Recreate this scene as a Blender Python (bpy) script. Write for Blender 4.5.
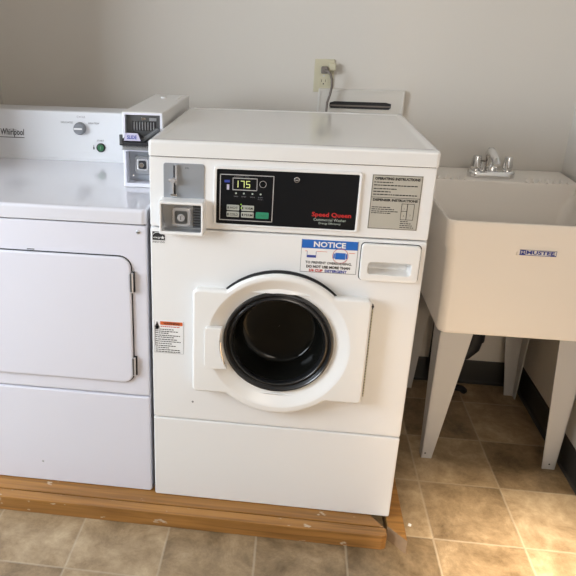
import bpy, bmesh, math, random
from mathutils import Vector, Matrix, Euler
random.seed(7)
for o in list(bpy.data.objects): bpy.data.objects.remove(o)
scene = bpy.context.scene
COL = scene.collection
PI = math.pi

# ------------------------------------------------------------------ camera
cam_d = bpy.data.cameras.new('camera'); cam = bpy.data.objects.new('camera', cam_d); COL.objects.link(cam)
F_PX, PPX, PPY = 649.09, 213.85, 262.82
YAW, PITCH, ROLL = -0.120542, -0.362113, 0.017842
fw = Vector((math.sin(YAW)*math.cos(PITCH), math.cos(YAW)*math.cos(PITCH), math.sin(PITCH)))
rt = Vector((math.cos(YAW), -math.sin(YAW), 0)); up = rt.cross(fw)
r2 = rt*math.cos(ROLL)+up*math.sin(ROLL); u2 = -rt*math.sin(ROLL)+up*math.cos(ROLL)
M = Matrix((r2, u2, -fw)).transposed().to_4x4(); M.translation = Vector((0.35042, -1.53572, 1.38272))
cam.matrix_world = M
cam_d.sensor_width = 36; cam_d.sensor_fit = 'HORIZONTAL'
cam_d.lens = F_PX/576*36
cam_d.shift_x = (288-PPX)/576; cam_d.shift_y = (PPY-288)/576
cam_d.clip_start = .02
scene.camera = cam

# ------------------------------------------------------------------ world, sun, windows' light, exposure
w = bpy.data.worlds.new('sky'); scene.world = w; w.use_nodes = True
bg = w.node_tree.nodes['Background']; bg.inputs[0].default_value = (.80, .88, 1, 1); bg.inputs[1].default_value = 1.0

def area(name, loc, target, sx, sy, power, col):
    d = bpy.data.lights.new(name, 'AREA'); d.shape = 'RECTANGLE'; d.size = sx; d.size_y = sy
    d.energy = power; d.color = col
    o = bpy.data.objects.new(name, d); COL.objects.link(o); o.location = loc
    o.rotation_euler = (Vector(target)-Vector(loc)).to_track_quat('-Z', 'Y').to_euler(); return o
sun_d = bpy.data.lights.new('sun', 'SUN'); sun_d.energy = 30; sun_d.angle = .12; sun_d.color = (1, .84, .64)
sun = bpy.data.objects.new('sun', sun_d); COL.objects.link(sun)
sun.rotation_euler = Vector((.04, .80, -.60)).to_track_quat('-Z', 'Y').to_euler()
area('daylight_left_window', (-2.12, -1.1, 1.55), (.4, .3, 1.0), 1.3, 1.2, 72, (.84, .92, 1))
area('daylight_front_window', (.9, -2.82, 1.75), (.9, 0, .7), .8, 1.0, 11, (1, .86, .70))
scene.view_settings.view_transform = 'Standard'; scene.view_settings.look = 'None'
scene.view_settings.gamma = 1; scene.view_settings.use_curve_mapping = False
scene.view_settings.exposure = 0.26

# ------------------------------------------------------------------ materials
def mat(name, col, rough=.5, metal=0, coat=0, spec=.5, bump=0, bscale=200, emit=None, var=0, vscale=3):
    m = bpy.data.materials.new(name); m.use_nodes = True
    nt = m.node_tree; b = nt.nodes['Principled BSDF']
    b.inputs['Base Color'].default_value = (*col, 1); b.inputs['Roughness'].default_value = rough
    b.inputs['Metallic'].default_value = metal; b.inputs['Coat Weight'].default_value = coat
    b.inputs['Coat Roughness'].default_value = .08; b.inputs['Specular IOR Level'].default_value = spec
    tc = nt.nodes.new('ShaderNodeTexCoord')
    if var:
        n = nt.nodes.new('ShaderNodeTexNoise'); n.inputs['Scale'].default_value = vscale; n.inputs['Detail'].default_value = 6
        nt.links.new(tc.outputs['Object'], n.inputs['Vector'])
        mx = nt.nodes.new('ShaderNodeMix'); mx.data_type = 'RGBA'
        mx.inputs[6].default_value = (*[c*(1-var) for c in col], 1); mx.inputs[7].default_value = (*[min(1, c*(1+var)) for c in col], 1)
        nt.links.new(n.outputs['Fac'], mx.inputs[0]); nt.links.new(mx.outputs[2], b.inputs['Base Color'])
    if bump:
        n = nt.nodes.new('ShaderNodeTexNoise'); n.inputs['Scale'].default_value = bscale; n.inputs['Detail'].default_value = 3
        nt.links.new(tc.outputs['Object'], n.inputs['Vector'])
        bp = nt.nodes.new('ShaderNodeBump'); bp.inputs['Strength'].default_value = bump; bp.inputs['Distance'].default_value = .001
        nt.links.new(n.outputs['Fac'], bp.inputs['Height']); nt.links.new(bp.outputs[0], b.inputs['Normal'])
    if emit:
        b.inputs['Emission Color'].default_value = (*col, 1); b.inputs['Emission Strength'].default_value = emit
    return m
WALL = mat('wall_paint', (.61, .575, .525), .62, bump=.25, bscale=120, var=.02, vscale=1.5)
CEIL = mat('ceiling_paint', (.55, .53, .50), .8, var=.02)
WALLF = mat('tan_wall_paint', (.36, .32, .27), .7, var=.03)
BASE = mat('dark_vinyl_base', (.030, .028, .025), .45, var=.1, vscale=8)
WWHITE = mat('warm_white_enamel', (.80, .80, .80), .32, coat=.35, bump=.05, bscale=300, var=.012, vscale=2)
LIDM = mat('glossy_lid_enamel', (.78, .775, .765), .16, coat=.6, var=.012, vscale=2)
DWHITE = mat('cool_white_enamel', (.70, .70, .775), .32, coat=.35, bump=.05, bscale=300, var=.012, vscale=2)
DDECK = mat('glossy_deck_enamel', (.69, .69, .745), .16, coat=.6, var=.012, vscale=2)
DOORP = mat('door_plastic', (.80, .795, .78), .28, coat=.2, var=.01)
METER = mat('meter_enamel', (.72, .71, .70), .4, coat=.2, var=.02)
CONS = mat('silver_grey_console', (.70, .71, .74), .38, coat=.2, var=.03, vscale=2)
BLACK = mat('black_panel', (.006, .007, .009), .30, spec=.25, var=.05)
RUBBER = mat('black_rubber', (.010, .010, .011), .28, coat=.4, var=.1)
GAP = mat('dark_gap', (.02, .02, .022), .7, var=.1)
GLASS = mat('dark_door_glass', (.007, .007, .006), .10, spec=.22, var=.1)
CHROME = mat('chrome', (.78, .78, .78), .12, metal=1, var=.05, vscale=10)
SATIN = mat('satin_chrome', (.68, .68, .70), .22, metal=.55, var=.05)
STEEL = mat('brushed_steel', (.50, .52, .55), .32, metal=.8, bump=.1, var=.12, vscale=30)
DSTEEL = mat('dark_steel', (.14, .145, .15), .4, metal=.7, bump=.2, var=.3, vscale=60)
SLATE = mat('grey_coin_plate', (.33, .35, .38), .4, metal=.3, var=.05, vscale=20)
SILVER = mat('silver_line', (.55, .55, .56), .35, metal=.4, var=.03)
PAPER = mat('white_sticker', (.80, .80, .80), .45, var=.02)
BLUE = mat('notice_blue', (.012, .13, .50), .4, var=.03)
DBLUE = mat('dark_blue_ink', (.03, .05, .30), .5, var=.05)
RED = mat('red_ink', (.50, .02, .02), .45, var=.05)
ORANGE = mat('warning_orange', (.62, .12, .03), .45, var=.05)
INK = mat('black_ink', (.015, .015, .018), .5, var=.1)
GINK = mat('grey_ink', (.22, .22, .24), .5, var=.1)
WINK = mat('pale_lettering', (.45, .52, .47), .5, var=.05)
TAUPE = mat('taupe_sticker', (.44, .42, .365), .45, var=.04)
LED = mat('green_digits', (.62, .68, .26), .5, emit=.35)
LEDS = mat('indicator_green', (.3, .55, .05), .5, emit=.6)
BTNG = mat('green_key', (.03, .27, .15), .4, var=.1)
BTN = mat('pale_key', (.42, .44, .40), .4, var=.1)
DKGREEN = mat('green_start_cap', (.03, .15, .06), .35, coat=.3, var=.1)
KNOB = mat('grey_knob', (.20, .21, .23), .4, var=.05)
IVORY = mat('ivory_plastic', (.54, .50, .36), .4, var=.03)
CORD = mat('taupe_cord', (.17, .145, .125), .5, var=.1)
TUB = mat('cream_tub_plastic', (.90, .85, .79), .38, bump=.15, bscale=150, var=.015, vscale=4)
LEGM = mat('grey_painted_leg', (.47, .465, .46), .45, var=.03)
PIPE = mat('black_pipe', (.010, .010, .012), .55, spec=.25, var=.1)
TAGM = mat('lilac_tag', (.50, .47, .60), .5, var=.05)
RAWW = mat('raw_wood_end', (.20, .13, .075), .8, var=.25, vscale=60)
PLAST = mat('white_plastic_box', (.60, .575, .53), .45, var=.02)

def wood_mat():
    m = mat('worn_varnished_wood', (.4, .2, .06), .38, coat=.15); nt = m.node_tree; b = nt.nodes['Principled BSDF']
    tc = nt.nodes.new('ShaderNodeTexCoord'); mp = nt.nodes.new('ShaderNodeMapping'); mp.inputs['Scale'].default_value = (1.2, 28, 28)
    nt.links.new(tc.outputs['Object'], mp.inputs[0])
    n = nt.nodes.new('ShaderNodeTexNoise'); n.inputs['Scale'].default_value = 2.2; n.inputs['Detail'].default_value = 8; n.inputs['Distortion'].default_value = .6
    nt.links.new(mp.outputs[0], n.inputs['Vector'])
    cr = nt.nodes.new('ShaderNodeValToRGB'); e = cr.color_ramp.elements
    e[0].position = .3; e[0].color = (.20, .088, .021, 1); e[1].position = .72; e[1].color = (.42, .20, .050, 1)
    nt.links.new(n.outputs['Fac'], cr.inputs[0])
    n2 = nt.nodes.new('ShaderNodeTexNoise'); n2.inputs['Scale'].default_value = 17; n2.inputs['Detail'].default_value = 4
    mp2 = nt.nodes.new('ShaderNodeMapping'); mp2.inputs['Scale'].default_value = (1, 2.2, 2.2)
    nt.links.new(tc.outputs['Object'], mp2.inputs[0]); nt.links.new(mp2.outputs[0], n2.inputs['Vector'])
    c2 = nt.nodes.new('ShaderNodeValToRGB'); c2.color_ramp.elements[0].position = .665; c2.color_ramp.elements[1].position = .70
    nt.links.new(n2.outputs['Fac'], c2.inputs[0])
    mx = nt.nodes.new('ShaderNodeMix'); mx.data_type = 'RGBA'; mx.inputs[7].default_value = (.50, .40, .29, 1)
    nt.links.new(c2.outputs[0], mx.inputs[0]); nt.links.new(cr.outputs[0], mx.inputs[6])
    nt.links.new(mx.outputs[2], b.inputs['Base Color']); return m
WOOD = wood_mat()

def floor_mat():
    m = bpy.data.materials.new('vinyl_tile'); m.use_nodes = True; nt = m.node_tree; b = nt.nodes['Principled BSDF']; L = nt.links.new
    b.inputs['Roughness'].default_value = .38
    tc = nt.nodes.new('ShaderNodeTexCoord'); sp = nt.nodes.new('ShaderNodeSeparateXYZ'); L(tc.outputs['Object'], sp.inputs[0])
    def mth(op, a, bb=None, c=None):
        n = nt.nodes.new('ShaderNodeMath'); n.operation = op
        for i, v in enumerate((a, bb, c)):
            if v is None: continue
            if isinstance(v, (int, float)): n.inputs[i].default_value = v
            else: L(v, n.inputs[i])
        return n.outputs[0]
    T = .2505
    u = mth('DIVIDE', mth('ADD', sp.outputs[0], -.810+T*40), T); v = mth('DIVIDE', mth('ADD', sp.outputs[1], .011+T*40), T)
    fu = mth('FRACT', u); fv = mth('FRACT', v)
    du = mth('MINIMUM', fu, mth('SUBTRACT', 1, fu)); dv = mth('MINIMUM', fv, mth('SUBTRACT', 1, fv))
    d = mth('MINIMUM', du, dv)
    ml = nt.nodes.new('ShaderNodeMapRange'); L(d, ml.inputs[0]); ml.inputs[1].default_value = .006; ml.inputs[2].default_value = .017; ml.inputs[3].default_value = 1; ml.inputs[4].default_value = 0
    cb = nt.nodes.new('ShaderNodeCombineXYZ'); L(mth('FLOOR', u), cb.inputs[0]); L(mth('FLOOR', v), cb.inputs[1])
    wn = nt.nodes.new('ShaderNodeTexWhiteNoise'); wn.noise_dimensions = '2D'; L(cb.outputs[0], wn.inputs['Vector'])
    ad = nt.nodes.new('ShaderNodeVectorMath'); ad.operation = 'MULTIPLY_ADD'; L(wn.outputs['Color'], ad.inputs[0]); ad.inputs[1].default_value = (5, 5, 5); L(tc.outputs['Object'], ad.inputs[2])
    n1 = nt.nodes.new('ShaderNodeTexNoise'); n1.inputs['Scale'].default_value = 8; n1.inputs['Detail'].default_value = 12; n1.inputs['Roughness'].default_value = .74; n1.inputs['Distortion'].default_value = .25
    L(ad.outputs[0], n1.inputs['Vector'])
    f = mth('ADD', mth('MULTIPLY', n1.outputs['Fac'], 1.0), mth('MULTIPLY', mth('SUBTRACT', wn.outputs['Value'], .5), .20))
    cr = nt.nodes.new('ShaderNodeValToRGB'); e = cr.color_ramp.elements
    e[0].position = .28; e[0].color = (.115, .074, .036, 1); e[1].position = .76; e[1].color = (.53, .41, .26, 1)
    k = cr.color_ramp.elements.new(.52); k.color = (.305, .215, .122, 1)
    L(f, cr.inputs[0])
    mx = nt.nodes.new('ShaderNodeMix'); mx.data_type = 'RGBA'; L(mth('MULTIPLY', ml.outputs[0], .38), mx.inputs[0]); L(cr.outputs[0], mx.inputs[6]); mx.inputs[7].default_value = (.50, .42, .31, 1)
    L(mx.outputs[2], b.inputs['Base Color'])
    bp = nt.nodes.new('ShaderNodeBump'); bp.inputs['Strength'].default_value = .35; bp.inputs['Distance'].default_value = .001
    L(mth('ADD', mth('MULTIPLY', ml.outputs[0], -1), mth('MULTIPLY', n1.outputs['Fac'], .6)), bp.inputs['Height']); L(bp.outputs[0], b.inputs['Normal'])
    return m
FLOOR = floor_mat()

# ------------------------------------------------------------------ mesh helpers
class MB:
    """collects shapes of several materials, builds ONE mesh object"""
    def __init__(s): s.bm = bmesh.new(); s.mats = []
    def mi(s, m):
        if m not in s.mats: s.mats.append(m)
        return s.mats.index(m)
    def merge(s, bm2, m, smooth=False):
        i = s.mi(m)
        for f in bm2.faces: f.material_index = i; f.smooth = smooth
        me = bpy.data.meshes.new('tmp'); bm2.to_mesh(me); bm2.free(); s.bm.from_mesh(me); bpy.data.meshes.remove(me); return s
    def box(s, x0, x1, y0, y1, z0, z1, m, bev=0, seg=2, tf=None):
        b = bmesh.new(); bmesh.ops.create_cube(b, size=1)
        for v in b.verts: v.co = Vector(((x0+x1)/2+v.co.x*(x1-x0), (y0+y1)/2+v.co.y*(y1-y0), (z0+z1)/2+v.co.z*(z1-z0)))
        if bev: bmesh.ops.bevel(b, geom=b.edges[:], offset=bev, segments=seg, profile=.5, affect='EDGES')
        if tf is not None: b.transform(tf)
        return s.merge(b, m, bool(bev))
    def tube(s, pts, rad, m, n=12, caps=True):
        pts = [Vector(p) for p in pts]; rs = rad if isinstance(rad, (list, tuple)) else [rad]*len(pts)
        b = bmesh.new(); rings = []; ref = None
        for i, p in enumerate(pts):
            t = ((pts[min(i+1, len(pts)-1)]-pts[max(i-1, 0)])).normalized()
            if ref is None: ref = Vector((0, 0, 1)) if abs(t.z) < .9 else Vector((1, 0, 0))
            a = t.cross(ref).normalized(); c = a.cross(t).normalized(); ref = c
            rings.append([b.verts.new(p+(a*math.cos(2*PI*k/n)+c*math.sin(2*PI*k/n))*rs[i]) for k in range(n)])
        for i in range(len(rings)-1):
            for k in range(n): b.faces.new((rings[i][k], rings[i][(k+1) % n], rings[i+1][(k+1) % n], rings[i+1][k]))
        if caps: b.faces.new(rings[0][::-1]); b.faces.new(rings[-1])
        bmesh.ops.recalc_face_normals(b, faces=b.faces[:]); return s.merge(b, m, True)
    def prism(s, pts, y0, y1, m, axis='y', bev=0):
        """outline pts (a,b) in XZ extruded along y, or XY extruded along z"""
        b = bmesh.new()
        mk = (lambda a, c, d: (a, d, c)) if axis == 'y' else ((lambda a, c, d: (a, c, d)) if axis == 'z' else (lambda a, c, d: (d, a, c)))
        v0 = [b.verts.new(mk(p[0], p[1], y0)) for p in pts]; v1 = [b.verts.new(mk(p[0], p[1], y1)) for p in pts]
        b.faces.new(v0); b.faces.new(v1[::-1]); n = len(pts)
        for i in range(n): b.faces.new((v0[i], v1[i], v1[(i+1) % n], v0[(i+1) % n]))
        bmesh.ops.recalc_face_normals(b, faces=b.faces[:])
        if bev: bmesh.ops.bevel(b, geom=b.edges[:], offset=bev, segments=2, profile=.5, affect='EDGES')
        return s.merge(b, m, bool(bev))
    def loft(s, c, loops, mats, n=128, cap_first=None, cap_last=None, angs=None, smooth=True):
        """star-shaped loops about c=(x,z); loops = [(sdf, inset, y)], mats = material per band"""
        angs = angs or [2*PI*k/n for k in range(n)]; n = len(angs); vs = []
        for sd, ins, y in loops:
            row = []
            for a in angs:
                dx, dz = math.cos(a), math.sin(a); lo, hi = 0., 1.5
                for _ in range(40):
                    mid = (lo+hi)/2
                    if sd(c[0]+dx*mid, c[1]+dz*mid) < -ins: lo = mid
                    else: hi = mid
                row.append((c[0]+dx*lo, y, c[1]+dz*lo))
            vs.append(row)
        return s.rows(vs, mats, cap_first, cap_last, smooth)
    def rows(s, vs, mats, cap_first=None, cap_last=None, smooth=True):
        n = len(vs[0])
        b = bmesh.new(); V = [[b.verts.new(p) for p in row] for row in vs]; fm = []
        for i in range(len(V)-1):
            for k in range(n):
                f = b.faces.new((V[i][k], V[i+1][k], V[i+1][(k+1) % n], V[i][(k+1) % n])); fm.append((f, mats[min(i, len(mats)-1)]))
        if cap_first: fm.append((b.faces.new(V[0]), cap_first))
        if cap_last: fm.append((b.faces.new(V[-1][::-1]), cap_last))
        for f, m in fm: f.material_index = s.mi(m); f.smooth = smooth
        bmesh.ops.recalc_face_normals(b, faces=b.faces[:])
        me = bpy.data.meshes.new('tmp'); b.to_mesh(me); b.free(); s.bm.from_mesh(me); bpy.data.meshes.remove(me); return s
    def lathe(s, c, prof, m, n=48, axis='y', cap=True):
        """prof = [(r, t)] about axis through c"""
        b = bmesh.new(); R = []
        for r, t in prof:
            ring = []
            for k in range(n):
                a = 2*PI*k/n; ca, sa = r*math.cos(a), r*math.sin(a)
                ring.append(b.verts.new((c[0]+ca, c[1]+t, c[2]+sa) if axis == 'y' else (c[0]+ca, c[1]+sa, c[2]+t)))
            R.append(ring)
        for i in range(len(R)-1):
            for k in range(n): b.faces.new((R[i][k], R[i][(k+1) % n], R[i+1][(k+1) % n], R[i+1][k]))
        if cap: b.faces.new(R[0]); b.faces.new(R[-1])
        bmesh.ops.recalc_face_normals(b, faces=b.faces[:]); return s.merge(b, m, True)
    def text(s, body, x0, zc, h, m, y, width=None, center=False, sx=None, bold=0, skew=0):
        """flat lettering facing -y; h = capital height; width = total width wanted"""
        cu = bpy.data.curves.new('t', 'FONT'); cu.body = body; cu.size = 1; cu.resolution_u = 2; cu.extrude = .0; cu.offset = bold; cu.shear = skew
        o = bpy.data.objects.new('t', cu); COL.objects.link(o)
        dg = bpy.context.evaluated_depsgraph_get(); me = bpy.data.meshes.new_from_object(o.evaluated_get(dg))
        bpy.data.objects.remove(o); bpy.data.curves.remove(cu)
        xs = [v.co.x for v in me.vertices]
        if not xs: return s
        a, bb = min(xs), max(xs); k = h/.70; kx = width/(bb-a) if width else k
        xo = x0 - ((bb-a)*kx/2 if center else 0)
        b = bmesh.new(); b.from_mesh(me); bpy.data.meshes.remove(me)
        for v in b.verts: v.co = Vector((xo+(v.co.x-a)*kx, y, zc-h/2+v.co.y*k))
        return s.merge(b, m)
    def lines(s, x0, x1, zs, m, y, h=.0012, seed=1, fill=.8):
        """small print: rows of short dashes"""
        rn = random.Random(seed)
        for z, f in zs:
            x = x0; end = x0+(x1-x0)*f
            while x < end-.002:
                l = min(rn.uniform(.003, .009), end-x)
                s.box(x, x+l, y-.0001, y+.0001, z-h/2, z+h/2, m); x += l+.0013
        return s
    def build(s, name, parent=None, sub=None):
        if parent is not None:
            r = parent
            off = Vector((0, 0, 0))
            while r is not None: off += r.location; r = r.parent
            bmesh.ops.translate(s.bm, verts=s.bm.verts, vec=-off)
        me = bpy.data.meshes.new(name); s.bm.to_mesh(me); s.bm.free()
        for m in s.mats: me.materials.append(m)
        try: me.set_sharp_from_angle(angle=math.radians(38))
        except Exception: pass
        o = bpy.data.objects.new(name, me); COL.objects.link(o); o.parent = parent
        wn = o.modifiers.new('weighted', 'WEIGHTED_NORMAL'); wn.keep_sharp = True; wn.weight = 90; return o
def thing(name, label, cat, loc=(0, 0, 0), group=None):
    o = bpy.data.objects.new(name, None); COL.objects.link(o); o.location = loc; o.empty_display_size = .1
    o['label'] = label; o['category'] = cat
    if group: o['group'] = group
    return o
def tag(o, label, cat): o['label'] = label; o['category'] = cat; return o
def struct(o): o['kind'] = 'structure'; return o
def rrect(x0, x1, z0, z1, r):
    cx, cz, hx, hz = (x0+x1)/2, (z0+z1)/2, (x1-x0)/2-r, (z1-z0)/2-r
    def f(x, z):
        dx, dz = abs(x-cx)-hx, abs(z-cz)-hz
        return math.hypot(max(dx, 0), max(dz, 0))+min(max(dx, dz), 0)-r
    return f
def circ(cx, cz, r): return lambda x, z: math.hypot(x-cx, z-cz)-r
def union(a, b): return lambda x, z: min(a(x, z), b(x, z))
def angs_rect(c, x0, x1, z0, z1, r, n=96):
    """angles about c that also sample the rounded corners densely"""
    A = [2*PI*k/n for k in range(n)]
    for cx, cz, a0 in ((x1-r, z1-r, 0), (x0+r, z1-r, PI/2), (x0+r, z0+r, PI), (x1-r, z0+r, 1.5*PI)):
        for k in range(7):
            a = a0+k*PI/12; A.append(math.atan2(cz+r*math.sin(a)-c[1], cx+r*math.cos(a)-c[0]) % (2*PI))
    A = sorted(A); out = [A[0]]
    for a in A[1:]:
        if a-out[-1] > .004: out.append(a)
    return out
def panel(mb, x0, x1, z0, z1, r, yback, yfront, m, edge=.004, c=None):
    """rounded plate with a softly rolled front edge"""
    c = c or ((x0+x1)/2, (z0+z1)/2); sd = rrect(x0, x1, z0, z1, r); A = angs_rect(c, x0, x1, z0, z1, r)
    e = edge
    mb.loft(c, [(sd, 0, yback), (sd, 0, yfront+e), (sd, e*.3, yfront+e*.3), (sd, e, yfront)], [m], angs=A, cap_last=m); return mb

# ------------------------------------------------------------------ room
XR, YB, XL, YF, ZC = 1.307, .900, -2.2, -2.9, 2.45
struct(MB().box(XL-.1, XR+.1, YF-.1, YB+.1, -.05, 0, FLOOR).build('floor'))
struct(MB().box(XL-.1, XR+.1, YF-.1, YB+.1, ZC, ZC+.05, CEIL).build('ceiling'))
struct(MB().box(XL-.1, XR+.1, YB, YB+.1, 0, ZC, WALL).build('wall_back'))
struct(MB().box(XR, XR+.1, YF, YB, 0, ZC, WALL).build('wall_right'))
def holed_wall(name, axis, c0, c1, a0, a1, h0, h1, z0, z1):
    mb = MB()
    def bx(p, q, r, t):
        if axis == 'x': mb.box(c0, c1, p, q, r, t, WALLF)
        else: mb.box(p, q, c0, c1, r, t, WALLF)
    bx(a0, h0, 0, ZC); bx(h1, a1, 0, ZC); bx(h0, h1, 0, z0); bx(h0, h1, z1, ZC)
    struct(mb.build(name))
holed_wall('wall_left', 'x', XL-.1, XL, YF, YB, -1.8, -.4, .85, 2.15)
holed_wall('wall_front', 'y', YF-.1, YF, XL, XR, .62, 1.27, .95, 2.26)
f = MB()
for a, b in ((-1.8, -1.75), (-1.125, -1.075), (-.45, -.4)): f.box(XL-.07, XL-.03, a, b, .85, 2.15, DOORP)
f.box(XL-.07, XL-.03, -1.75, -.45, .85, .90, DOORP).box(XL-.07, XL-.03, -1.75, -.45, 2.10, 2.15, DOORP); struct(f.build('window_1'))
f = MB()
for a, b in ((.62, .67), (1.22, 1.27)): f.box(a, b, YF-.07, YF-.03, .95, 2.26, DOORP)
f.box(.67, 1.22, YF-.07, YF-.03, .95, 1.0, DOORP).box(.67, 1.22, YF-.07, YF-.03, 2.21, 2.26, DOORP); struct(f.build('window_2'))
struct(MB().box(-.90, -.775, .20, YB, 0, ZC, WALL).build('added_shade_wall'))  # unseen wall return, added to shade the left part of the back wall
cove = [(0, 0), (0, .100), (-.003, .100), (-.005, .096), (-.006, .018), (-.010, .006), (-.017, .002), (-.017, 0)]
struct(MB().prism([(YB+p[0]+.0, p[1]) for p in cove], -.775, XR-.017, BASE, axis='x').build('baseboard_back'))
struct(MB().prism([(XR+p[0], p[1]) for p in cove], YF, YB, BASE, axis='y').build('baseboard_right'))

# ------------------------------------------------------------------ wooden kerb under the machines
Z0 = .049
def beam(name, pts, z0, z1, label, end=None):
    mb = MB(); mb.prism(pts, z0, z1, WOOD, axis='z', bev=.0035)
    return tag(mb.build(name), label, 'board')
o = beam('wooden_beam', [(-.774, -.077), (.655, -.077), (.670, -.070), (.670, -.0425), (-.774, -.0425)], 0, Z0, 'front varnished wooden beam with chipped paint, lying on the tile floor before both machines')
o = beam('wooden_board', [(-.77, -.0385), (.664, -.0385), (.640, -.006), (.600, .050), (-.77, .050)], 0, Z0-.0005, 'inner varnished wooden board tucked under both machines behind the front beam')
mb = MB(); mb.prism([(.676, -.032), (.7235, -.082), (.7235, .60), (.676, .60)], 0, Z0-.001, WOOD, axis='z', bev=.003)
mb.prism([(.6755, -.0335), (.7225, -.0835), (.7225, -.0815), (.6755, -.0315)], .002, Z0-.003, RAWW, axis='z')
side = tag(mb.build('wooden_side_board'), 'short mitred wooden board along the right side of the washer, raw cut end showing', 'board')

# ------------------------------------------------------------------ washing machine
Wd, D = .683, .612
ws = thing('washing_machine', 'white coin-operated front-loading washer with round black door glass, between dryer and sink', 'washing machine', (Wd/2, D/2, Z0))
g = .0
cab = MB()
cab.box(0, .012, .012, D, Z0+.001, 1.064, WWHITE).box(Wd-.012, Wd, .012, D, Z0+.001, 1.064, WWHITE)
cab.box(.012, Wd-.012, D-.01, D, Z0+.001, 1.064, WWHITE).box(.012, Wd-.012, .03, D-.01, Z0+.001, Z0+.012, WWHITE)
cab.box(.012, Wd-.012, .016, .020, Z0+.02, .318, GAP).box(.012, Wd-.012, .016, .020, .886, 1.06, GAP)
cab.build('cabinet', ws)
mb = MB(); panel(mb, 0, Wd, Z0+.001, .3185, .006, .013, 0, WWHITE, .005); mb.build('kick_panel', ws)
# front panel with the round opening
DC = (.338, .589)
fp = MB(); sd = rrect(0, Wd, .3215, .8825, .006); A = angs_rect(DC, 0, Wd, .3215, .8825, .006, 120)
fp.loft(DC, [(sd, 0, .013), (sd, 0, .005), (sd, .0015, .0015), (sd, .005, 0), (circ(*DC, .165), 0, 0), (circ(*DC, .16), 0, .008), (circ(*DC, .155), 0, .03)], [WWHITE], angs=A)
for x, z in ((.012, .44),): fp.lathe((x+.10, -.0008, z-.06), [(.003, 0), (.003, .001)], GINK, 10)
def cut(mb, x0, x1, z0, z1):
    for co, no in (((x0, 0, 0), (1, 0, 0)), ((x1, 0, 0), (1, 0, 0)), ((0, 0, z0), (0, 0, 1)), ((0, 0, z1), (0, 0, 1))):
        bmesh.ops.bisect_plane(mb.bm, geom=mb.bm.verts[:]+mb.bm.edges[:]+mb.bm.faces[:], plane_co=co, plane_no=no)
    kill = [f_ for f_ in mb.bm.faces if x0 < f_.calc_center_median().x < x1 and z0 < f_.calc_center_median().z < z1]
    bmesh.ops.delete(mb.bm, geom=kill, context='FACES')
cut(fp, .540, .658, .789, .833)
fp.build('front_panel', ws)
# control panel (plain surround) + bezel
cp = MB(); panel(cp, 0, Wd, .8855, 1.0645, .006, .013, 0, WWHITE, .005); cp = cp.build('control_panel', ws)
bz = MB(); c = (.3375, .973)
A = angs_rect(c, .161, .514, .899, 1.048, .008)
o1 = rrect(.161, .514, .899, 1.048, .008); i1 = rrect(.168, .5075, .9035, 1.041, .003)
bz.loft(c, [(o1, 0, 0), (o1, 0, -.0035), (o1, .002, -.005), (i1, 0, -.004), (i1, 0, .0)], [WWHITE], angs=A); bz.build('bezel', cp)
kp = MB(); y = -.0012
kp.box(.168, .5075, y, 0, .9035, 1.041, BLACK)
for x0, x1, z0, z1 in ((.176, .307, 1.0265, 1.0285), (.176, .307, .9125, .9145), (.176, .178, .9125, 1.0285), (.305, .307, .9125, 1.0285)):
    kp.box(x0, x1, y-.0006, y, z0, z1, SILVER)
for x0, x1, z0, z1 in ((.207, .267, 1.0185, 1.0205), (.207, .267, .9895, .9915), (.207, .2085, .9895, 1.0205), (.2655, .267, .9895, 1.0205)):
    kp.box(x0, x1, y-.0006, y, z0, z1, SILVER)
# seven-segment digits 1 7 5
def seg(mb, ch, x, z, w_, h_, yy, m):
    t = .0018; s7 = {'1': 'bc', '7': 'abc', '5': 'afgcd'}[ch]
    R = {'a': (x, x+w_, z+h_-t, z+h_), 'd': (x, x+w_, z, z+t), 'g': (x, x+w_, z+h_/2-t/2, z+h_/2+t/2),
         'f': (x, x+t, z+h_/2, z+h_), 'e': (x, x+t, z, z+h_/2), 'b': (x+w_-t, x+w_, z+h_/2, z+h_), 'c': (x+w_-t, x+w_, z, z+h_/2)}
    for k in s7: a = R[k]; mb.box(a[0], a[1], yy-.0003, yy, a[2], a[3], m)
kp.text('LAVADO   MIN', .211, 1.0235, .0025, GINK, y-.0003, width=.035)
kp.lathe((.2805, y-.0004, 1.007), [(.0085, 0), (.0075, 0)], SILVER, 24, cap=False).lathe((.2805, y-.0004, 1.007), [(.003, 0), (.0005, 0)], GINK, 12)
kp.box(.187, .200, y-.0004, y, 1.008, 1.014, DBLUE).box(.193, .199, y-.0004, y, .990, 1.003, TAGM)
kp.build('keypad_panel', cp)
dg = MB(); seg(dg, '1', .213, .9965, .008, .017, y, LED); seg(dg, '7', .2265, .9965, .0095, .017, y, LED); seg(dg, '5', .240, .9965, .0095, .017, y, LED)
dg.build('digital_display', cp)
for i, x in enumerate((.216, .235, .256, .276)):
    MB().lathe((x, y-.0008, .982), [(.0022, 0), (.0022, .001)], WINK, 12).build('indicator_light', cp)
lb = MB()
for x, t in ((.216, 'WASH'), (.235, 'RINSE'), (.256, 'SPIN'), (.276, 'DOOR')): lb.text(t, x, .974, .0028, GINK, y-.0004, center=True, width=.011)
lb.text('LOCKED', .276, .969, .0026, GINK, y-.0004, center=True, width=.013)
lb.lathe((.229, y-.0006, .9545), [(.0015, 0), (.0012, 0)], LEDS, 8)
lb.build('key_lettering', cp)
for x0, z0, t in ((.194, .9385, 'HOT'), (.230, .9385, 'WARM'), (.194, .9215, 'COLD'), (.230, .9215, 'PERM')):
    k = MB(); panel(k, x0, x0+.031, z0, z0+.014, .002, y, y-.0012, BTN, .0006); k.box(x0+.002, x0+.005, y-.0015, y-.0012, z0+.004, z0+.010, INK); k.text(t, x0+.018, z0+.007, .006, INK, y-.0016, center=True, width=.020, bold=.01)
    k.build('button', cp)
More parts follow.
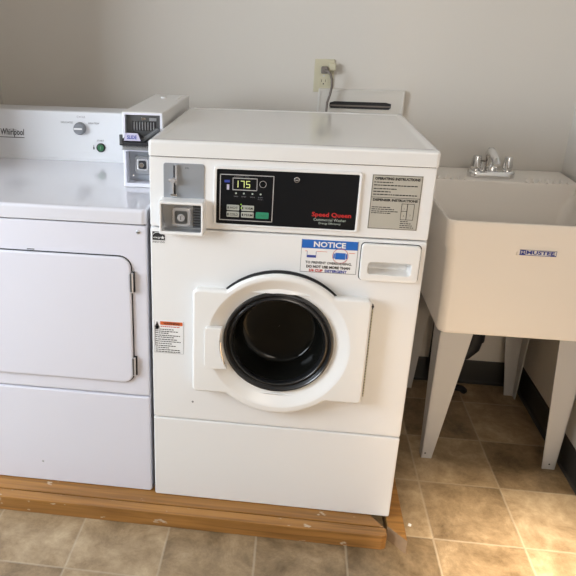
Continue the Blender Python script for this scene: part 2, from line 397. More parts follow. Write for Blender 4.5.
k = MB().lathe((.2305, y-.0012, .9455), [(.0018, 0), (.0018, .001)], LEDS, 16).build('indicator_light', cp)
k = MB(); panel(k, .266, .298, .9205, .937, .003, y, y-.0014, BTNG, .0008); k.text('START', .282, .929, .005, DKGREEN, y-.0017, center=True, width=.022); k.build('start_button', cp)
k = MB().lathe((.361, y-.004, 1.022), [(.0001, .0), (.006, 0), (.007, .001), (.007, .004)], CHROME, 24).lathe((.361, y-.0045, 1.022), [(.0001, 0), (.0045, 0), (.0045, .002)], INK, 20).box(.3575, .3645, y-.0055, y-.004, 1.0212, 1.0228, SILVER); k.build('key_lock', cp)
t = MB(); yy = y-.0004
t.text('Speed Queen', .402, .9395, .0105, RED, yy, width=.094, bold=.025)
t.text('Commercial Washer', .407, .9265, .0068, WINK, yy, width=.078)
t.text('Energy Efficiency', .420, .9175, .0050, WINK, yy, width=.053); t.build('maker_lettering', cp)
# taupe instruction sign
t = MB(); yy = -.0008; t.box(.537, .653, yy, 0, .9105, 1.0435, TAUPE)
for a in ((.538, .652, .9115, .9125), (.538, .652, 1.0415, 1.0425), (.538, .539, .9115, 1.0425), (.651, .652, .9115, 1.0425)): t.box(a[0], a[1], yy-.0003, yy, a[2], a[3], INK)
yy -= .0004
t.text('OPERATING INSTRUCTIONS', .595, 1.0345, .0060, INK, yy, center=True, width=.104, bold=.05)
t.lines(.542, .648, [(1.0255, .42), (1.0185, .98), (1.010, .5), (1.003, .38), (.996, .96)], INK, yy, .0022, 3)
t.box(.539, .651, yy-.0001, yy, .9885, .9895, INK)
t.text('DISPENSER INSTRUCTIONS', .595, .9830, .0055, INK, yy, center=True, width=.104, bold=.05)
t.lines(.542, .605, [(.965, .7), (.960, .85), (.955, 1), (.9505, .75)], INK, yy, .0018, 5)
for a in ((.611, .641, .975, .976), (.611, .641, .936, .937), (.611, .612, .936, .976), (.640, .641, .936, .976), (.624, .6255, .936, .976), (.611, .625, .957, .958)): t.box(a[0], a[1], yy-.0002, yy, a[2], a[3], INK)
t.text('1', .618, .964, .004, INK, yy, center=True); t.text('2', .618, .946, .004, INK, yy, center=True); t.text('3', .633, .948, .004, INK, yy, center=True)
t.lines(.612, .648, [(.932, .5), (.927, .7), (.922, .8), (.917, .9)], INK, yy, .0018, 9)
t.build('instruction_plate', cp)['label'] = 'taupe operating instructions plate'
# coin slide plate
cs = MB(); panel(cs, .0365, .1375, .955, 1.0495, .006, 0, -.0022, SLATE, .001)
cs.text('25c', .090, 1.039, .004, INK, -.0026, width=.010); cs = cs.build('coin_slide_plate', ws)
h = MB(); h.box(.0615, .0665, -.0030, -.0022, .975, 1.044, INK)
h.box(.0665, .0715, -.010, -.0022, .998, 1.046, SATIN, .001).box(.0580, .0630, -.009, -.0022, .972, 1.008, SATIN, .001)
h.tube([(.052, -.012, 1.0085), (.072, -.012, 1.0105)], .0045, SATIN).lathe((.0625, -.019, 1.0095), [(.0001, 0), (.006, 0), (.0065, .004), (.006, .016)], SATIN, 20)
h.box(.055, .072, -.011, -.0022, .968, .975, CHROME, .0015); h.build('coin_lever', cs)
# coin box
cb = MB(); c = (.0855, .9195); o1 = rrect(.030, .141, .8765, .9625, .005); i1 = rrect(.036, .135, .885, .955, .003); A = angs_rect(c, .030, .141, .8765, .9625, .005, 64)
cb.loft(c, [(o1, -.002, 0), (o1, 0, -.004), (o1, 0, -.032), (o1, .0015, -.0345), (o1, .004, -.035), (i1, 0, -.034), (i1, 0, -.003)], [WWHITE]*6, angs=A); 
i2 = rrect(.0362, .1348, .8852, .9548, .003)
cb.loft(c, [(i2, 0, -.028), (i2, 0, -.0032)], [STEEL], angs=A, cap_last=STEEL)
cb = cb.build('coin_box', ws)
k = MB(); panel(k, .058, .106, .892, .941, .010, -.003, -.012, SATIN, .004)
panel(k, .066, .098, .900, .933, .005, -.0125, -.0128, DSTEEL, .0002)
k.lathe((.082, -.017, .916), [(.0001, 0), (.0085, 0), (.0095, .0015), (.0095, .005)], SATIN, 24).box(.0812, .0828, -.0176, -.0165, .911, .921, INK); k.build('coin_box_lock', cb)
k = MB(); k.box(.110, .131, -.006, -.003, .889, .951, DSTEEL, .001)
for i in range(8): k.box(.112, .129, -.0072, -.006, .893+i*.007, .8955+i*.007, INK)
for i in range(6): k.lathe((.1135, -.008, .897+i*.010), [(.0012, 0), (.0012, .002)], CHROME, 8)
k.build('perforated_strip', cb)
# dispenser drawer with cupped handle
dd = MB(); c = (.6, .811); o1 = rrect(.5285, .6695, .777, .873, .010); A = angs_rect(c, .5285, .6695, .777, .873, .010, 96); i1 = rrect(.546, .652, .794, .828, .009)
dd.loft(c, [(o1, 0, 0), (o1, 0, -.006), (o1, .001, -.0085), (o1, .004, -.0095), (i1, 0, -.0095), (i1, .001, -.0085), (i1, .002, .010), (i1, .005, .022), (i1, .011, .026)], [DOORP], angs=A, cap_last=DOORP)
dd = dd.build('dispenser_drawer', ws)
gp = MB(); o2 = rrect(.5265, .6715, .775, .875, .011); gp.loft((.6, .811), [(o2, 0, -.0003), (o2, .004, -.0005)], [GAP], angs=A); gp.build('drawer_seam', dd)
# notice sticker
t = MB(); yy = -.0006; t.box(.3825, .5205, yy, 0, .788, .875, PAPER)
t.box(.3835, .5195, yy-.0002, yy, .8515, .874, BLUE)
for a in ((.3825, .5205, .788, .789), (.3825, .3833, .788, .875), (.5197, .5205, .788, .875)): t.box(a[0], a[1], yy-.0002, yy, a[2], a[3], INK)
yy -= .0004
t.text('NOTICE', .4515, .8628, .0135, PAPER, yy-.0003, center=True, width=.078, bold=.03)
t.box(.397, .420, yy, yy+.0001, .827, .8285, DBLUE).box(.397, .398, yy, yy+.0001, .827, .844, DBLUE).box(.419, .420, yy, yy+.0001, .827, .844, DBLUE).box(.397, .420, yy-.0001, yy+.0001, .828, .8335, DBLUE)
t.box(.393, .397, yy, yy+.0001, .843, .8445, ORANGE).box(.421, .446, yy, yy+.0001, .8435, .8445, ORANGE)
t.lathe((.479, yy, .835), [(.0195, 0), (.0183, 0)], RED, 32, cap=False).box(.4665, .4915, yy-.0001, yy+.0001, .826, .843, BLUE)
t.box(.462, .4655, yy, yy+.0001, .828, .841, BLUE).box(.4925, .496, yy, yy+.0001, .828, .841, BLUE).box(.499, .514, yy, yy+.0001, .843, .8443, ORANGE)
t.text('TO PREVENT OVERSUDSING,', .4515, .8145, .0062, INK, yy, center=True, width=.114, bold=.03)
t.text('DO NOT USE MORE THAN', .4515, .8035, .0066, INK, yy, center=True, width=.108, bold=.05)
t.text('1/4 CUP', .405, .7935, .0066, RED, yy, width=.034, bold=.05)
t.text('DETERGENT', .444, .7935, .0066, DBLUE, yy, width=.054, bold=.05)
t.build('notice_sticker', ws)['label'] = 'blue and white notice sticker'
# warning sticker
t = MB(); yy = -.0005; t.box(.0065, .0865, yy, 0, .527, .624, PAPER)
t.box(.023, .0835, yy-.0002, yy, .611, .6215, ORANGE); yy -= .0003
t.text('WARNING', .0535, .6163, .0065, INK, yy-.0001, center=True, width=.044, bold=.02)
t.prism([(.008, .602), (.0145, .6215), (.021, .602)], yy-.0002, yy, INK).lathe((.0145, yy-.0003, .603), [(.0045, 0), (.0001, 0)], PAPER, 12)
t.lines(.024, .083, [(.6065, .9)], RED, yy, .0022, 4)
t.box(.0065, .0865, yy-.0001, yy, .527, .5277, GINK).box(.0065, .0072, yy-.0001, yy, .527, .624, GINK).box(.0858, .0865, yy-.0001, yy, .527, .624, GINK)
t.lines(.010, .083, [(.598, .7), (.592, .85), (.5865, .5), (.580, .95), (.5745, .7), (.568, .8), (.562, .97), (.5555, .6), (.549, .75), (.543, .5), (.537, .9), (.531, .95)], INK, yy, .0023, 6)
t.box(.009, .010, yy-.0001, yy, .548, .600, INK)
t.build('warning_sticker', ws)['label'] = 'white warning sticker with orange heading'
# small square emblem sticker
t = MB(); yy = -.0005; t.box(.005, .0395, yy, 0, .8395, .873, PAPER); yy -= .0002
t.box(.006, .0385, yy, yy+.0002, .8495, .8725, INK); yy -= .0003
arc = [(.008+.0145*(1-math.cos(a)), .8635+.007*math.sin(a)) for a in [PI*k/14 for k in range(15)]]
t.tube([(p[0], yy+.0001, p[1]) for p in arc], .0006, PAPER, 6)
t.text('energy', .009, .8575, .0052, PAPER, yy-.0007, width=.019, bold=.01, skew=.2)
star = []
for k in range(10): a = PI/2+k*PI/5; r = .0055 if k % 2 == 0 else .0024; star.append((.0325+r*math.cos(a), .857+r*math.sin(a)))
t.prism(star, yy-.0004, yy, PAPER); t.text('ENERGY STAR', .022, .8450, .0050, INK, yy, center=True, width=.031, bold=.01)
t.build('emblem_sticker', ws)['label'] = 'small square black emblem sticker'
# lid
ld = MB(); x0, x1, y0, y1, z0, z1 = -.0005, .6850, -.0080, .617, 1.0665, 1.105
def rect_row(x0, x1, y0, y1, r, z, n=6):
    out = []
    for cx, cy, a0 in ((x1-r, y1-r, 0), (x0+r, y1-r, PI/2), (x0+r, y0+r, PI), (x1-r, y0+r, 1.5*PI)):
        for k in range(n+1): a = a0+k*PI/2/n; out.append((cx+r*math.cos(a), cy+r*math.sin(a), z))
    return out
R = lambda i, z, r=.010: rect_row(x0+i, x1-i, y0+i, y1-i, max(r-i, .002), z)
ld.rows([R(.008, z0), R(.001, z0), R(0, z0+.002), R(0, z1-.008), R(.001, z1-.0045), R(.0035, z1-.0015), R(.008, z1), R(.018, z1), R(.022, z1-.0022, .03), R(.03, z1-.0025, .03)], [LIDM], cap_first=LIDM, cap_last=LIDM)
ld.build('lid', ws)
MB().box(.004, Wd-.004, .002, D-.01, 1.0635, 1.0675, GAP).build('lid_seam', ws)
# door
dr = MB(); c = DC
rr = rrect(.1145, .5660, .4340, .7335, .014); oc = union(rr, circ(.338, .5860, .2005))
A = angs_rect(c, .1145, .5660, .4340, .7335, .014, 160)
extra = []
for sx in (-1, 1):
    for zz in (.7335, .4340):
        dz = zz-.5860; extra.append(math.atan2(zz-DC[1], sx*math.sqrt(.2005**2-dz*dz)) % (2*PI))
A = sorted(A+extra); A = [a for i, a in enumerate(A) if i == 0 or a-A[i-1] > .002]
C_ = lambda r: circ(.338, .589, r)
dr.loft(c, [(oc, .012, -.0195), (oc, .001, -.0200), (oc, 0, -.021), (oc, 0, -.0255), (oc, .0015, -.029), (oc, .0045, -.0315), (oc, .007, -.032),
            (C_(.186), 0, -.0325), (C_(.183), 0, -.032), (C_(.176), 0, -.0285), (C_(.160), 0, -.018), (C_(.148), 0, -.0135), (C_(.144), 0, -.013), (C_(.144), 0, .005)], [DOORP], angs=A)
dr.loft(c, [(rr, .004, 0), (rr, .003, -.019), (C_(.160), 0, -.0130)], [DOORP], angs=A)
dr = dr.build('door', ws)
gs = MB(); gs.loft(c, [(union(rrect(.124, .556, .445, .722, .01), C_(.199)), 0, -.0002), (union(rrect(.124, .556, .445, .722, .01), C_(.199)), 0, -.006), (C_(.17), 0, -.006)], [GAP], angs=A)
gs.loft(c, [(circ(.338, .5860, .1985), 0, -.0002), (circ(.338, .5860, .1985), 0, -.0190), (C_(.17), 0, -.0190)], [GAP], n=128); gs.build('door_seal', dr)
pts = []
for k in range(5): a = PI/2+k*PI/8; pts.append((.156+.008*math.cos(a), .624+.008*math.sin(a)))
for k in range(5): a = PI+k*PI/8; pts.append((.156+.008*math.cos(a), .521+.008*math.sin(a)))
zz = [.513+(.632-.513)*k/10 for k in range(11)]
for z in zz: pts.append((.338-math.sqrt(.150**2-(z-.589)**2), z))
hd = MB(); hd.prism(pts, -.022, -.041, DOORP, bev=.0022)
hd.build('handle', dr)
hd = MB(); hp = [(.338-(.1475)*math.cos((z-.589)/.1475), -.0425, z) for z in [.530+.008*k for k in range(9)]]
hd.tube(hp, .0022, CHROME, 8); hd.build('gasket_reflection', dr)  # chrome strip modelled in place of a reflection at the door gasket
gr = MB(); gr.lathe((DC[0], 0, DC[1]), [(.1442, -.012), (.1438, -.017), (.1415, -.021), (.138, -.022), (.1355, -.020), (.134, -.016), (.131, -.013), (.1275, -.016), (.1235, -.017), (.120, -.013), (.118, -.004), (.118, .01)], RUBBER, 96, cap=False); gr.build('window_ring', dr)
gl = MB(); gl.lathe((DC[0], 0, DC[1]), [(.1185, -.004), (.1165, .004), (.1150, .014), (.1130, .030), (.1110, .048), (.1090, .062), (.105, .072), (.0985, .079), (.088, .083), (.060, .086), (.030, .087), (.0005, .087)], GLASS, 96, cap=False); gl.build('window_glass', dr)['label'] = 'bowl-shaped dark door glass'
hg = MB(); hg.box(.5662, .5690, -.026, -.001, .457, .711, GAP)
for i in range(30): hg.box(.5666, .5694, -.0275, -.004, .459+i*.0084, .4645+i*.0084, IVORY)
hg.lathe((.567, -.030, .717), [(.0001, 0), (.003, .0), (.003, .012)], INK, 12); hg.build('hinge', dr)

# ------------------------------------------------------------------ dryer
DX0, DX1, DY, DB = -.7485, -.0115, .0088, .70
dy = thing('clothes_dryer', 'white coin-operated top-console dryer with square door, left of the washer', 'clothes dryer', ((DX0+DX1)/2, .35, Z0))
mb = MB(); mb.box(DX0, DX0+.012, DY+.012, DB, Z0+.001, .884, DWHITE).box(DX1-.012, DX1, DY+.012, DB, Z0+.001, .884, DWHITE).box(DX0+.012, DX1-.012, DB-.012, DB, Z0+.001, .884, DWHITE)
mb.box(DX0+.012, DX1-.012, DY+.016, DY+.022, Z0+.02, .88, GAP).box(DX0+.012, DX1-.012, DY+.03, DB-.012, Z0+.001, Z0+.01, DWHITE); mb.build('cabinet', dy)
mb = MB(); panel(mb, DX0, DX1, Z0+.001, .374, .008, DY+.014, DY, DWHITE, .006)
mb.lathe((-.345, DY-.0012, .121), [(.0001, 0), (.0025, 0), (.004, .0012)], STEEL, 12); mb.build('lower_panel', dy)
mb = MB(); panel(mb, DX0, DX1, .3785, .8825, .008, DY+.014, DY, DWHITE, .006); fpn = mb.build('front_panel', dy)
MB().lathe((-.033, DY-.003, .865), [(.0001, 0), (.003, .0003), (.0055, .0015), (.0055, .003)], STEEL, 20).box(-.0375, -.0285, DY-.0034, DY-.0025, .8643, .8657, INK).build('screw', fpn)
# door
x0, x1, z0, z1 = -.690, -.0535, .4215, .7965
dd = MB(); o1 = rrect(x0-.002, x1+.002, z0-.002, z1+.002, .034); c = ((x0+x1)/2, (z0+z1)/2); A = angs_rect(c, x0, x1, z0, z1, .032)
dd.loft(c, [(o1, 0, DY-.0004), (o1, .006, DY-.0006)], [GAP], angs=A)
o1 = rrect(x0, x1, z0, z1, .032)
dd.loft(c, [(o1, .0015, DY-.0005), (o1, .001, DY-.004), (o1, .0015, DY-.0065), (o1, .004, DY-.008), (o1, .008, DY-.0085)], [DWHITE], angs=A, cap_last=DWHITE)
dd = dd.build('door', dy)
for z in (.7265, .4765):
    h = MB(); h.box(-.0585, -.0445, DY-.0040, DY-.0004, z-.029, z+.029, INK).box(-.0560, -.0505, DY-.0125, DY-.0004, z-.026, z+.026, DSTEEL, .0015)
    h.tube([(-.0505, DY-.0095, z-.028), (-.0500, DY-.0095, z+.028)], .0030, SATIN, 10); h.build('hinge', dd)
mb = MB(); mb.box(-.335, -.315, DY-.0012, DY, .8005, .8025, INK); mb.build('door_catch', fpn)
# deck
mb = MB(); X0, X1, Y0, Y1, zb, zt = DX0-.001, DX1+.0005, DY-.004, DB, .886, .925
Rr = lambda i, z, r=.014: rect_row(X0+i, X1-i, Y0+i, Y1-i, max(r-i, .002), z)
mb.rows([Rr(.008, zb), Rr(.001, zb), Rr(0, zb+.002), Rr(0, zt-.010), Rr(.0012, zt-.005), Rr(.004, zt-.0015), Rr(.010, zt)], [DDECK], cap_first=DDECK, cap_last=DDECK); mb.build('top_deck', dy)
MB().box(DX0+.004, DX1-.004, DY+.004, DB-.01, .8825, .887, GAP).build('deck_seam', dy)
# console
cn = MB(); prof = [(.541, .925), (.541, 1.078), (.544, 1.085), (.552, 1.089), (.60, 1.090), (.645, 1.088), (.66, 1.07), (.66, .925)]
cn.prism(prof, DX0, -.124, CONS, axis='x')
cn.box(DX0, -.124, .5365, .5412, .9255, .9325, CONS).box(DX0, -.545, .5398, .5412, .9945, .9965, INK)
for i in range(6): cn.box(DX0, -.545 if i > 1 else -.126, .5402, .5412, .945+i*.0075, .9465+i*.0075, CONS)
for i in range(20): cn.box(-.54, -.127, .5407, .5412, .968+i*.0055, .9688+i*.0055, CONS)
cn = cn.build('console', dy)
t = MB(); yy = .5403
t.text('Whirlpool', -.626, 1.0140, .020, INK, yy, width=.082, bold=.02, skew=.12)
t.tube([(-.612+.05*k/8, yy, 1.0165+.006*math.sin(k*PI/8)) for k in range(9)], .0007, GINK, 6); t.build('maker_lettering', cn)
t = MB(); t.text('CYCLE', -.3465, 1.0705, .0062, GINK, yy, center=True, width=.028); t.text('DELICATES', -.4150, 1.0515, .0055, INK, yy, width=.040)
t.bm.verts.ensure_lookup_table()
t.build('dial_lettering', cn)
# move the word left of the dial so it ends at the tick
t = MB(); t.text('HIGH TEMP', -.322, 1.0510, .0055, INK, yy, width=.036); t.build('cycle_lettering', cn)
t = MB(); t.text('START', -.2840, .9955, .0050, INK, yy, center=True, width=.024)
t.build('start_lettering', cn)
k = MB(); k.lathe((-.3505, .541, 1.0335), [(.0205, 0), (.0205, -.006), (.0185, -.016), (.016, -.018), (.0001, -.018)], KNOB, 40)
k.box(-.3665, -.3385, .5205, .5232, 1.0315, 1.0370, PAPER, .001); k.build('dial', cn)['label'] = 'grey cycle dial with white pointer'
k = MB(); k.lathe((-.2835, .541, .9725), [(.0150, 0), (.0145, -.004), (.0120, -.005), (.0115, -.003)], INK, 36, cap=False); k.lathe((-.2835, .541, .9725), [(.0115, -.0015), (.0105, -.006), (.0001, -.0068)], DKGREEN, 32, cap=False)
k.box(-.2840, -.2830, .5335, .5345, .9680, .9770, BTN).build('start_button', cn)['label'] = 'round green start button in a black ring'
k = MB(); k.box(-.3100, -.3055, .5400, .5412, .9660, .9735, INK).box(-.3090, -.3065, .5400, .5412, .9735, .9800, GINK).build('indicator_mark', cn)
# coin meter standing on the deck
mx0, mx1, my0, my1, mz1 = -.1245, -.0095, .225, .662, 1.137
cm = MB(); c = (-.067, 1.031); o1 = rrect(mx0, mx1, .9255, mz1, .004)
A = angs_rect(c, mx0, mx1, .9255, mz1, .004, 64)
cm.loft(c, [(o1, 0, my1), (o1, 0, my0+.003), (o1, .001, my0+.001), (o1, .003, my0)], [METER], angs=A, cap_first=METER, smooth=False)
# face frame: mullions in front around two recesses
fr = [(mx0+.003, mx0+.0085, .9285, 1.134), (mx1-.0085, mx1-.003, .9285, 1.134), (mx0+.0085, mx1-.0085, .9285, .9375), (mx0+.0085, mx1-.0085, 1.0285, 1.0335), (mx0+.0085, mx1-.0085, 1.1290, 1.134)]
for a in fr: cm.box(a[0], a[1], my0, my0+.035, a[2], a[3], DWHITE)
cm.box(mx0+.004, mx1-.004, my0+.034, my0+.036, .93, 1.133, STEEL)
cm = cm.build('coin_meter', dy)
k = MB(); k.box(-.116, -.018, my0+.012, my0+.034, 1.056, 1.129, DSTEEL, .003)
for i in range(9): k.box(-.098+i*.0078, -.0945+i*.0078, my0+.0095, my0+.013, 1.085, 1.110, INK)
for i in range(8): k.box(-.094+i*.0078, -.0915+i*.0078, my0+.0085, my0+.012, 1.087, 1.108, STEEL)
k.box(-.072, -.060, my0+.009, my0+.012, 1.114, 1.121, CHROME, .001)
k.box(-.050, -.030, my0+.009, my0+.012, 1.112, 1.120, STEEL, .001)
k.build('slide_housing', cm)
k = MB(); k.box(-.1275, -.016, my0-.024, my0+.012, 1.048, 1.058, INK, .002)
k.prism([(-.127, 1.058), (-.112, 1.076), (-.095, 1.083), (-.078, 1.076), (-.055, 1.058)], my0-.003, my0+.012, INK, bev=.001)
k.box(-.1265, -.118, my0-.026, my0-.020, 1.052, 1.078, DSTEEL, .001)
k.tube([(-.065, my0-.01, 1.060), (-.022, my0-.004, 1.092)], .007, DSTEEL, 10)
for i in range(14): k.box(-.121+i*.0075, -.1175+i*.0075, my0-.020, my0+.004, 1.0425, 1.048, STEEL)
k.box(-.123, -.016, my0-.014, my0+.004, 1.034, 1.043, STEEL, .001); k = k.build('coin_slide', cm)
t = MB(); t.prism([(-.113, 1.0625), (-.066, 1.0625), (-.0745, 1.0835), (-.1095, 1.0835)], my0-.0275, my0-.0255, TAGM)
t.text('SLIDE', -.0905, 1.0725, .0095, DBLUE, my0-.0279, center=True, width=.027, bold=.03); t.box(-.108, -.085, my0-.0256, my0-.003, 1.062, 1.066, DSTEEL); t.build('price_tag', cm)
k = MB(); k.box(-.112, -.018, my0+.028, my0+.034, .942, 1.025, SLATE, .002)
panel(k, -.096, -.040, .960, 1.012, .010, my0+.028, my0+.020, STEEL, .003); panel(k, -.088, -.056, .972, 1.006, .007, my0+.020, my0+.010, SATIN, .003); panel(k, -.083, -.061, .977, 1.001, .005, my0+.0098, my0+.0095, INK, .0002)
k.lathe((-.073, my0+.003, .989), [(.0001, 0), (.0065, 0), (.0075, .002), (.0075, .007)], CHROME, 20); k.lathe((-.103, my0+.024, .954), [(.0001, 0), (.003, .001), (.003, .004)], CHROME, 12)
k.build('coin_box_lock', cm)
k = MB(); k.lathe((-.075, .560, mz1), [(.009, 0), (.009, .003), (.007, .005), (.0001, .005)], METER, 20, axis='z').box(-.030, -.024, .53, .64, mz1-.001, mz1+.002, METER, .0008); k.build('top_latch', cm)

# ------------------------------------------------------------------ wall outlet, cord, supply box
ow = thing('wall_outlet', 'ivory duplex wall outlet on the back wall above the washer', 'electrical outlet', (.439, YB, 1.193))
oc_ = (.439, 1.193)
k = MB(); panel(k, .404, .474, 1.136, 1.250, .004, YB, YB-.0055, IVORY, .003); k.build('cover_plate', ow)
for z in (1.2135, 1.1725):
    k = MB(); panel(k, .4225, .4555, z-.014, z+.014, .011, YB-.005, YB-.0075, IVORY, .0008)
    k.box(.4315, .4330, YB-.0078, YB-.007, z-.001, z+.008, INK).box(.4450, .4465, YB-.0078, YB-.007, z-.001, z+.008, INK).lathe((.439, YB-.0078, z-.007), [(.0001, 0), (.0025, 0), (.0025, .001)], INK, 12); k.build('socket', ow)
MB().lathe((.439, YB-.0065, 1.193), [(.0001, 0), (.003, .0003), (.003, .0015)], STEEL, 12).build('screw', ow)
pc = thing('power_cord', 'grey-brown power cord with plug hanging from the ivory outlet behind the washer', 'power cord', (.445, YB-.02, 1.2135))
k = MB(); panel(k, .4275, .4515, 1.202, 1.226, .005, YB-.0078, YB-.034, CORD, .003); k.build('plug', pc)
k = MB(); k.tube([(.441, YB-.032, 1.214), (.449, YB-.046, 1.213), (.459, YB-.052, 1.204), (.466, YB-.050, 1.185), (.468, YB-.046, 1.160), (.463, YB-.044, 1.130), (.456, YB-.044, 1.105), (.455, YB-.05, 1.07), (.46, YB-.08, .95), (.46, YB-.12, .75), (.46, D+.004, .5)], .0042, CORD, 12); k.build('cable', pc)
ad_ = thing('plug_adapter', 'tan square plug adapter in the upper socket of the outlet', 'plug adapter', (.457, YB-.01, 1.223))
k = MB(); k.box(.4535, .4785, YB-.026, YB-.0078, 1.212, 1.238, IVORY, .003); k.build('adapter_body', ad_)
vb = MB(); c = (.574, 1.095); o1 = rrect(.424, .727, 1.045, 1.150, .004); A = angs_rect(c, .424, .727, 1.045, 1.150, .004)
i1 = rrect(.466, .684, 1.081, 1.107, .002)
vb.loft(c, [(o1, 0, YB), (o1, 0, YB-.014), (o1, .002, YB-.016), (o1, .008, YB-.016), (o1, .009, YB-.0145), (o1, .012, YB-.0145), (i1, 0, YB-.0145), (i1, .0005, YB-.004)], [PLAST]*7, angs=A)
vb.box(.462, .688, YB-.005, YB-.003, 1.078, 1.110, GAP).box(.468, .682, YB-.0065, YB-.005, 1.089, 1.094, CORD)
tag(vb.build('wall_supply_box'), 'off-white slotted supply box cover on the wall behind the washer lid', 'wall box')

# ------------------------------------------------------------------ utility sink
sk = thing('utility_sink', 'cream plastic laundry tub on four tapered grey legs in the right corner', 'sink', (1.05, .61, 0))
def xy(x0, x1, y0, y1, r, z): return rect_row(x0, x1, y0, y1, r, z, 5)
tb = MB()
tb.rows([xy(.840, 1.262, .360, .870, .025, .4805), xy(.828, 1.272, .346, .880, .026, .4815), xy(.823, 1.277, .342, .882, .028, .490),
         xy(.8185, 1.284, .3405, .884, .028, .700), xy(.8165, 1.286, .3395, .885, .028, .750), xy(.808, 1.294, .331, .890, .030, .764),
         xy(.8035, 1.298, .3285, .893, .030, .835), xy(.8035, 1.298, .3285, .893, .030, .8425), xy(.805, 1.2965, .330, .8915, .029, .8455),
         xy(.8085, 1.293, .3335, .888, .026, .8462), xy(.812, 1.2895, .337, .720, .024, .8440), xy(.820, 1.282, .345, .716, .03, .80), xy(.850, 1.252, .375, .70, .045, .53), xy(.87, 1.232, .395, .68, .05, .512)],
        [TUB], cap_first=TUB, cap_last=TUB)
# raised back deck with a ribbed soap ledge
dk = [(.716, .80), (.716, .872), (.719, .878), (.724, .880), (.893, .884), (.893, .80)]
tb.prism(dk, .805, 1.2985, TUB, axis='x')
for s, xs in ((1, [.820+.022*i for i in range(6)]), (1, [1.130+.022*i for i in range(7)])):
    for x in xs:
        tb.tube([(x, .719, .8790), (x+.002, .724, .8825), (x+.010, .748, .8835)], .0052, TUB, 8)
# side cheeks rising to the deck
for xa, xb in ((.8035, .812), (1.2895, 1.298)):
    tb.prism([(.62, .8435), (.72, .878), (.72, .80), (.62, .80)], xa, xb, TUB, axis='x')
tb = tb.build('tub', sk)
# embossed wave line above the lower front face is the rolled step of the tub itself
nm = MB(); panel(nm, 1.008, 1.122, .748, .780, .006, .342, .3295, TUB, .003)
nm.box(1.0140, 1.1155, .3285, .3296, .7535, .7700, PAPER); yy = .3283
nm.box(1.0135, 1.1160, .3282, .3287, .7530, .7545, DBLUE).box(1.0135, 1.1160, .3282, .3287, .7690, .7702, GINK).box(1.1148, 1.1160, .3282, .3287, .7530, .7702, DBLUE)
nm.box(1.0150, 1.0315, yy, yy+.0003, .7545, .7690, DBLUE).box(1.1000, 1.1145, yy, yy+.0003, .7545, .7560, DBLUE)
nm.text('M', 1.0232, .7617, .0095, PAPER, yy-.0004, center=True, width=.010)
nm.text('MUSTEE', 1.072, .7625, .0105, DBLUE, yy-.0004, center=True, width=.078, bold=.04); nm.build('name_badge', sk)
# legs: tapered angle section
def leg(xo, xi_t, xi_b, y_f, ydir, name):
    """xo = outer edge (top, bottom); plate facing front/back plus plate on the outer side"""
    k = MB(); xt, xb = xo; s = 1 if xi_t > xt else -1; th = .004
    zt_, zb_ = .481, 0
    def quad(p, q):  # 4 top-bottom outline in 3D thick sheets
        pass
    b = bmesh.new()
    def plate(c4, nrm):
        v0 = [b.verts.new(Vector(p)) for p in c4]; v1 = [b.verts.new(Vector(p)+Vector(nrm)*th) for p in c4]
        b.faces.new(v0); b.faces.new(v1[::-1])
        for i in range(4): b.faces.new((v0[i], v1[i], v1[(i+1) % 4], v0[(i+1) % 4]))
    yt, yb = y_f
    plate([(xt, yt, zt_), (xi_t, yt, zt_), (xi_b, yb, zb_), (xb, yb, zb_)], (0, ydir, 0))
    plate([(xt, yt, zt_), (xt, yt+ydir*.085, zt_), (xb, yb+ydir*.030, zb_), (xb, yb, zb_)], (s, 0, 0))
    bmesh.ops.recalc_face_normals(b, faces=b.faces[:]); k.merge(b, LEGM)
    k.lathe(((xb*2+xi_b)/3 if name == 0 else (xb+xi_b)/2, yb+(-.0008 if ydir > 0 else th), .020), [(.003, 0), (.003, .001)], INK, 10)
    k.build('leg', sk)
leg((.833, .838), .932, .872, (.348, .362), 1, 0)
leg((1.277, 1.268), 1.187, 1.228, (.348, .362), 1, 1)
leg((.833, .838), .925, .875, (.868, .818), -1, 2)
leg((1.277, 1.268), 1.180, 1.232, (.868, .818), -1, 3)
# drain trap
dp = MB(); dp.tube([(1.014, .60, .512), (1.014, .60, .42), (1.014, .60, .35), (1.008, .60, .315), (.990, .602, .292), (.965, .606, .285), (.940, .612, .292), (.922, .62, .315), (.915, .635, .36), (.918, .67, .395), (.925, .73, .40), (.925, .885, .40)], .033, PIPE, 16)
dp.tube([(1.014, .60, .43), (1.014, .60, .34)], .036, PIPE, 14); dp.tube([(.917, .63, .34), (.916, .64, .372)], .034, PIPE, 12)
dp.build('drain_trap', sk)
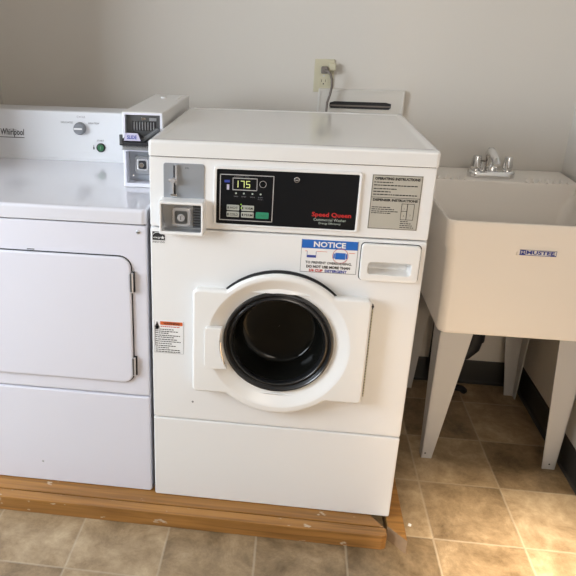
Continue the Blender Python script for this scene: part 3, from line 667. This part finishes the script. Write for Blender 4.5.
# faucet
fc = MB(); z = .8835
fb = rrect(.951, 1.107, .778-.027, .778+.027, .025)
A = angs_rect((1.029, .778), .951, 1.107, .751, .805, .025, 48)
rows = []
for ins, zz in ((0, z-.001), (0, z+.012), (.002, z+.018), (.006, z+.021)):
    row = []
    for a in A:
        dx, dz = math.cos(a), math.sin(a); lo, hi = 0., .5
        for _ in range(36):
            mid = (lo+hi)/2
            if fb(1.029+dx*mid, .778+dz*mid) < -ins: lo = mid
            else: hi = mid
        row.append((1.029+dx*lo, .778+dz*lo, zz))
    rows.append(row)
fc.rows(rows, [CHROME], cap_first=CHROME, cap_last=CHROME); fc = fc.build('faucet', sk)
fc['label'] = 'chrome two-handle faucet'
for x in (.976, 1.080):
    k = MB(); k.lathe((x, .778, z+.020), [(.013, 0), (.013, .006), (.0165, .008), (.0180, .014), (.0145, .046), (.012, .050), (.0001, .0505)], CHROME, 10, axis='z'); k.build('faucet_handle', fc)
k = MB(); k.lathe((1.029, .778, z+.020), [(.020, 0), (.019, .012), (.015, .018), (.013, .030), (.0001, .031)], CHROME, 24, axis='z')
k.tube([(1.022, .785, z+.020), (1.019, .783, z+.055), (1.016, .778, z+.078), (1.015, .765, z+.088), (1.015, .735, z+.084), (1.017, .700, z+.070), (1.018, .690, z+.056)], [.016, .0155, .015, .014, .013, .012, .012], CHROME, 16)
k.build('spout', fc)
k = MB(); k.lathe((.997, .772, z+.020), [(.007, 0), (.007, .030), (.0001, .031)], CHROME, 12, axis='z').lathe((.997, .772, z+.050), [(.0072, 0), (.0072, .004)], CORD, 12, axis='z'); k.build('lift_rod', fc)

# black hose behind the sink legs and a paint chip on the floor
h = MB(); h.tube([(.945, .84, .40), (.945, .85, .30), (.945, .85, .12), (.950, .84, .045), (.965, .815, .018), (1.00, .79, .022), (1.035, .785, .036), (1.06, .79, .030), (1.075, .80, .014)], .013, PIPE, 12)
h.build('drain_hose', sk)
k = MB(); k.prism([(.746, .030), (.755, .028), (.757, .036), (.750, .040)], .0, .002, PAPER, axis='z'); tag(k.build('paint_chip'), 'tiny white chip on the tile floor right of the wooden side board', 'debris')
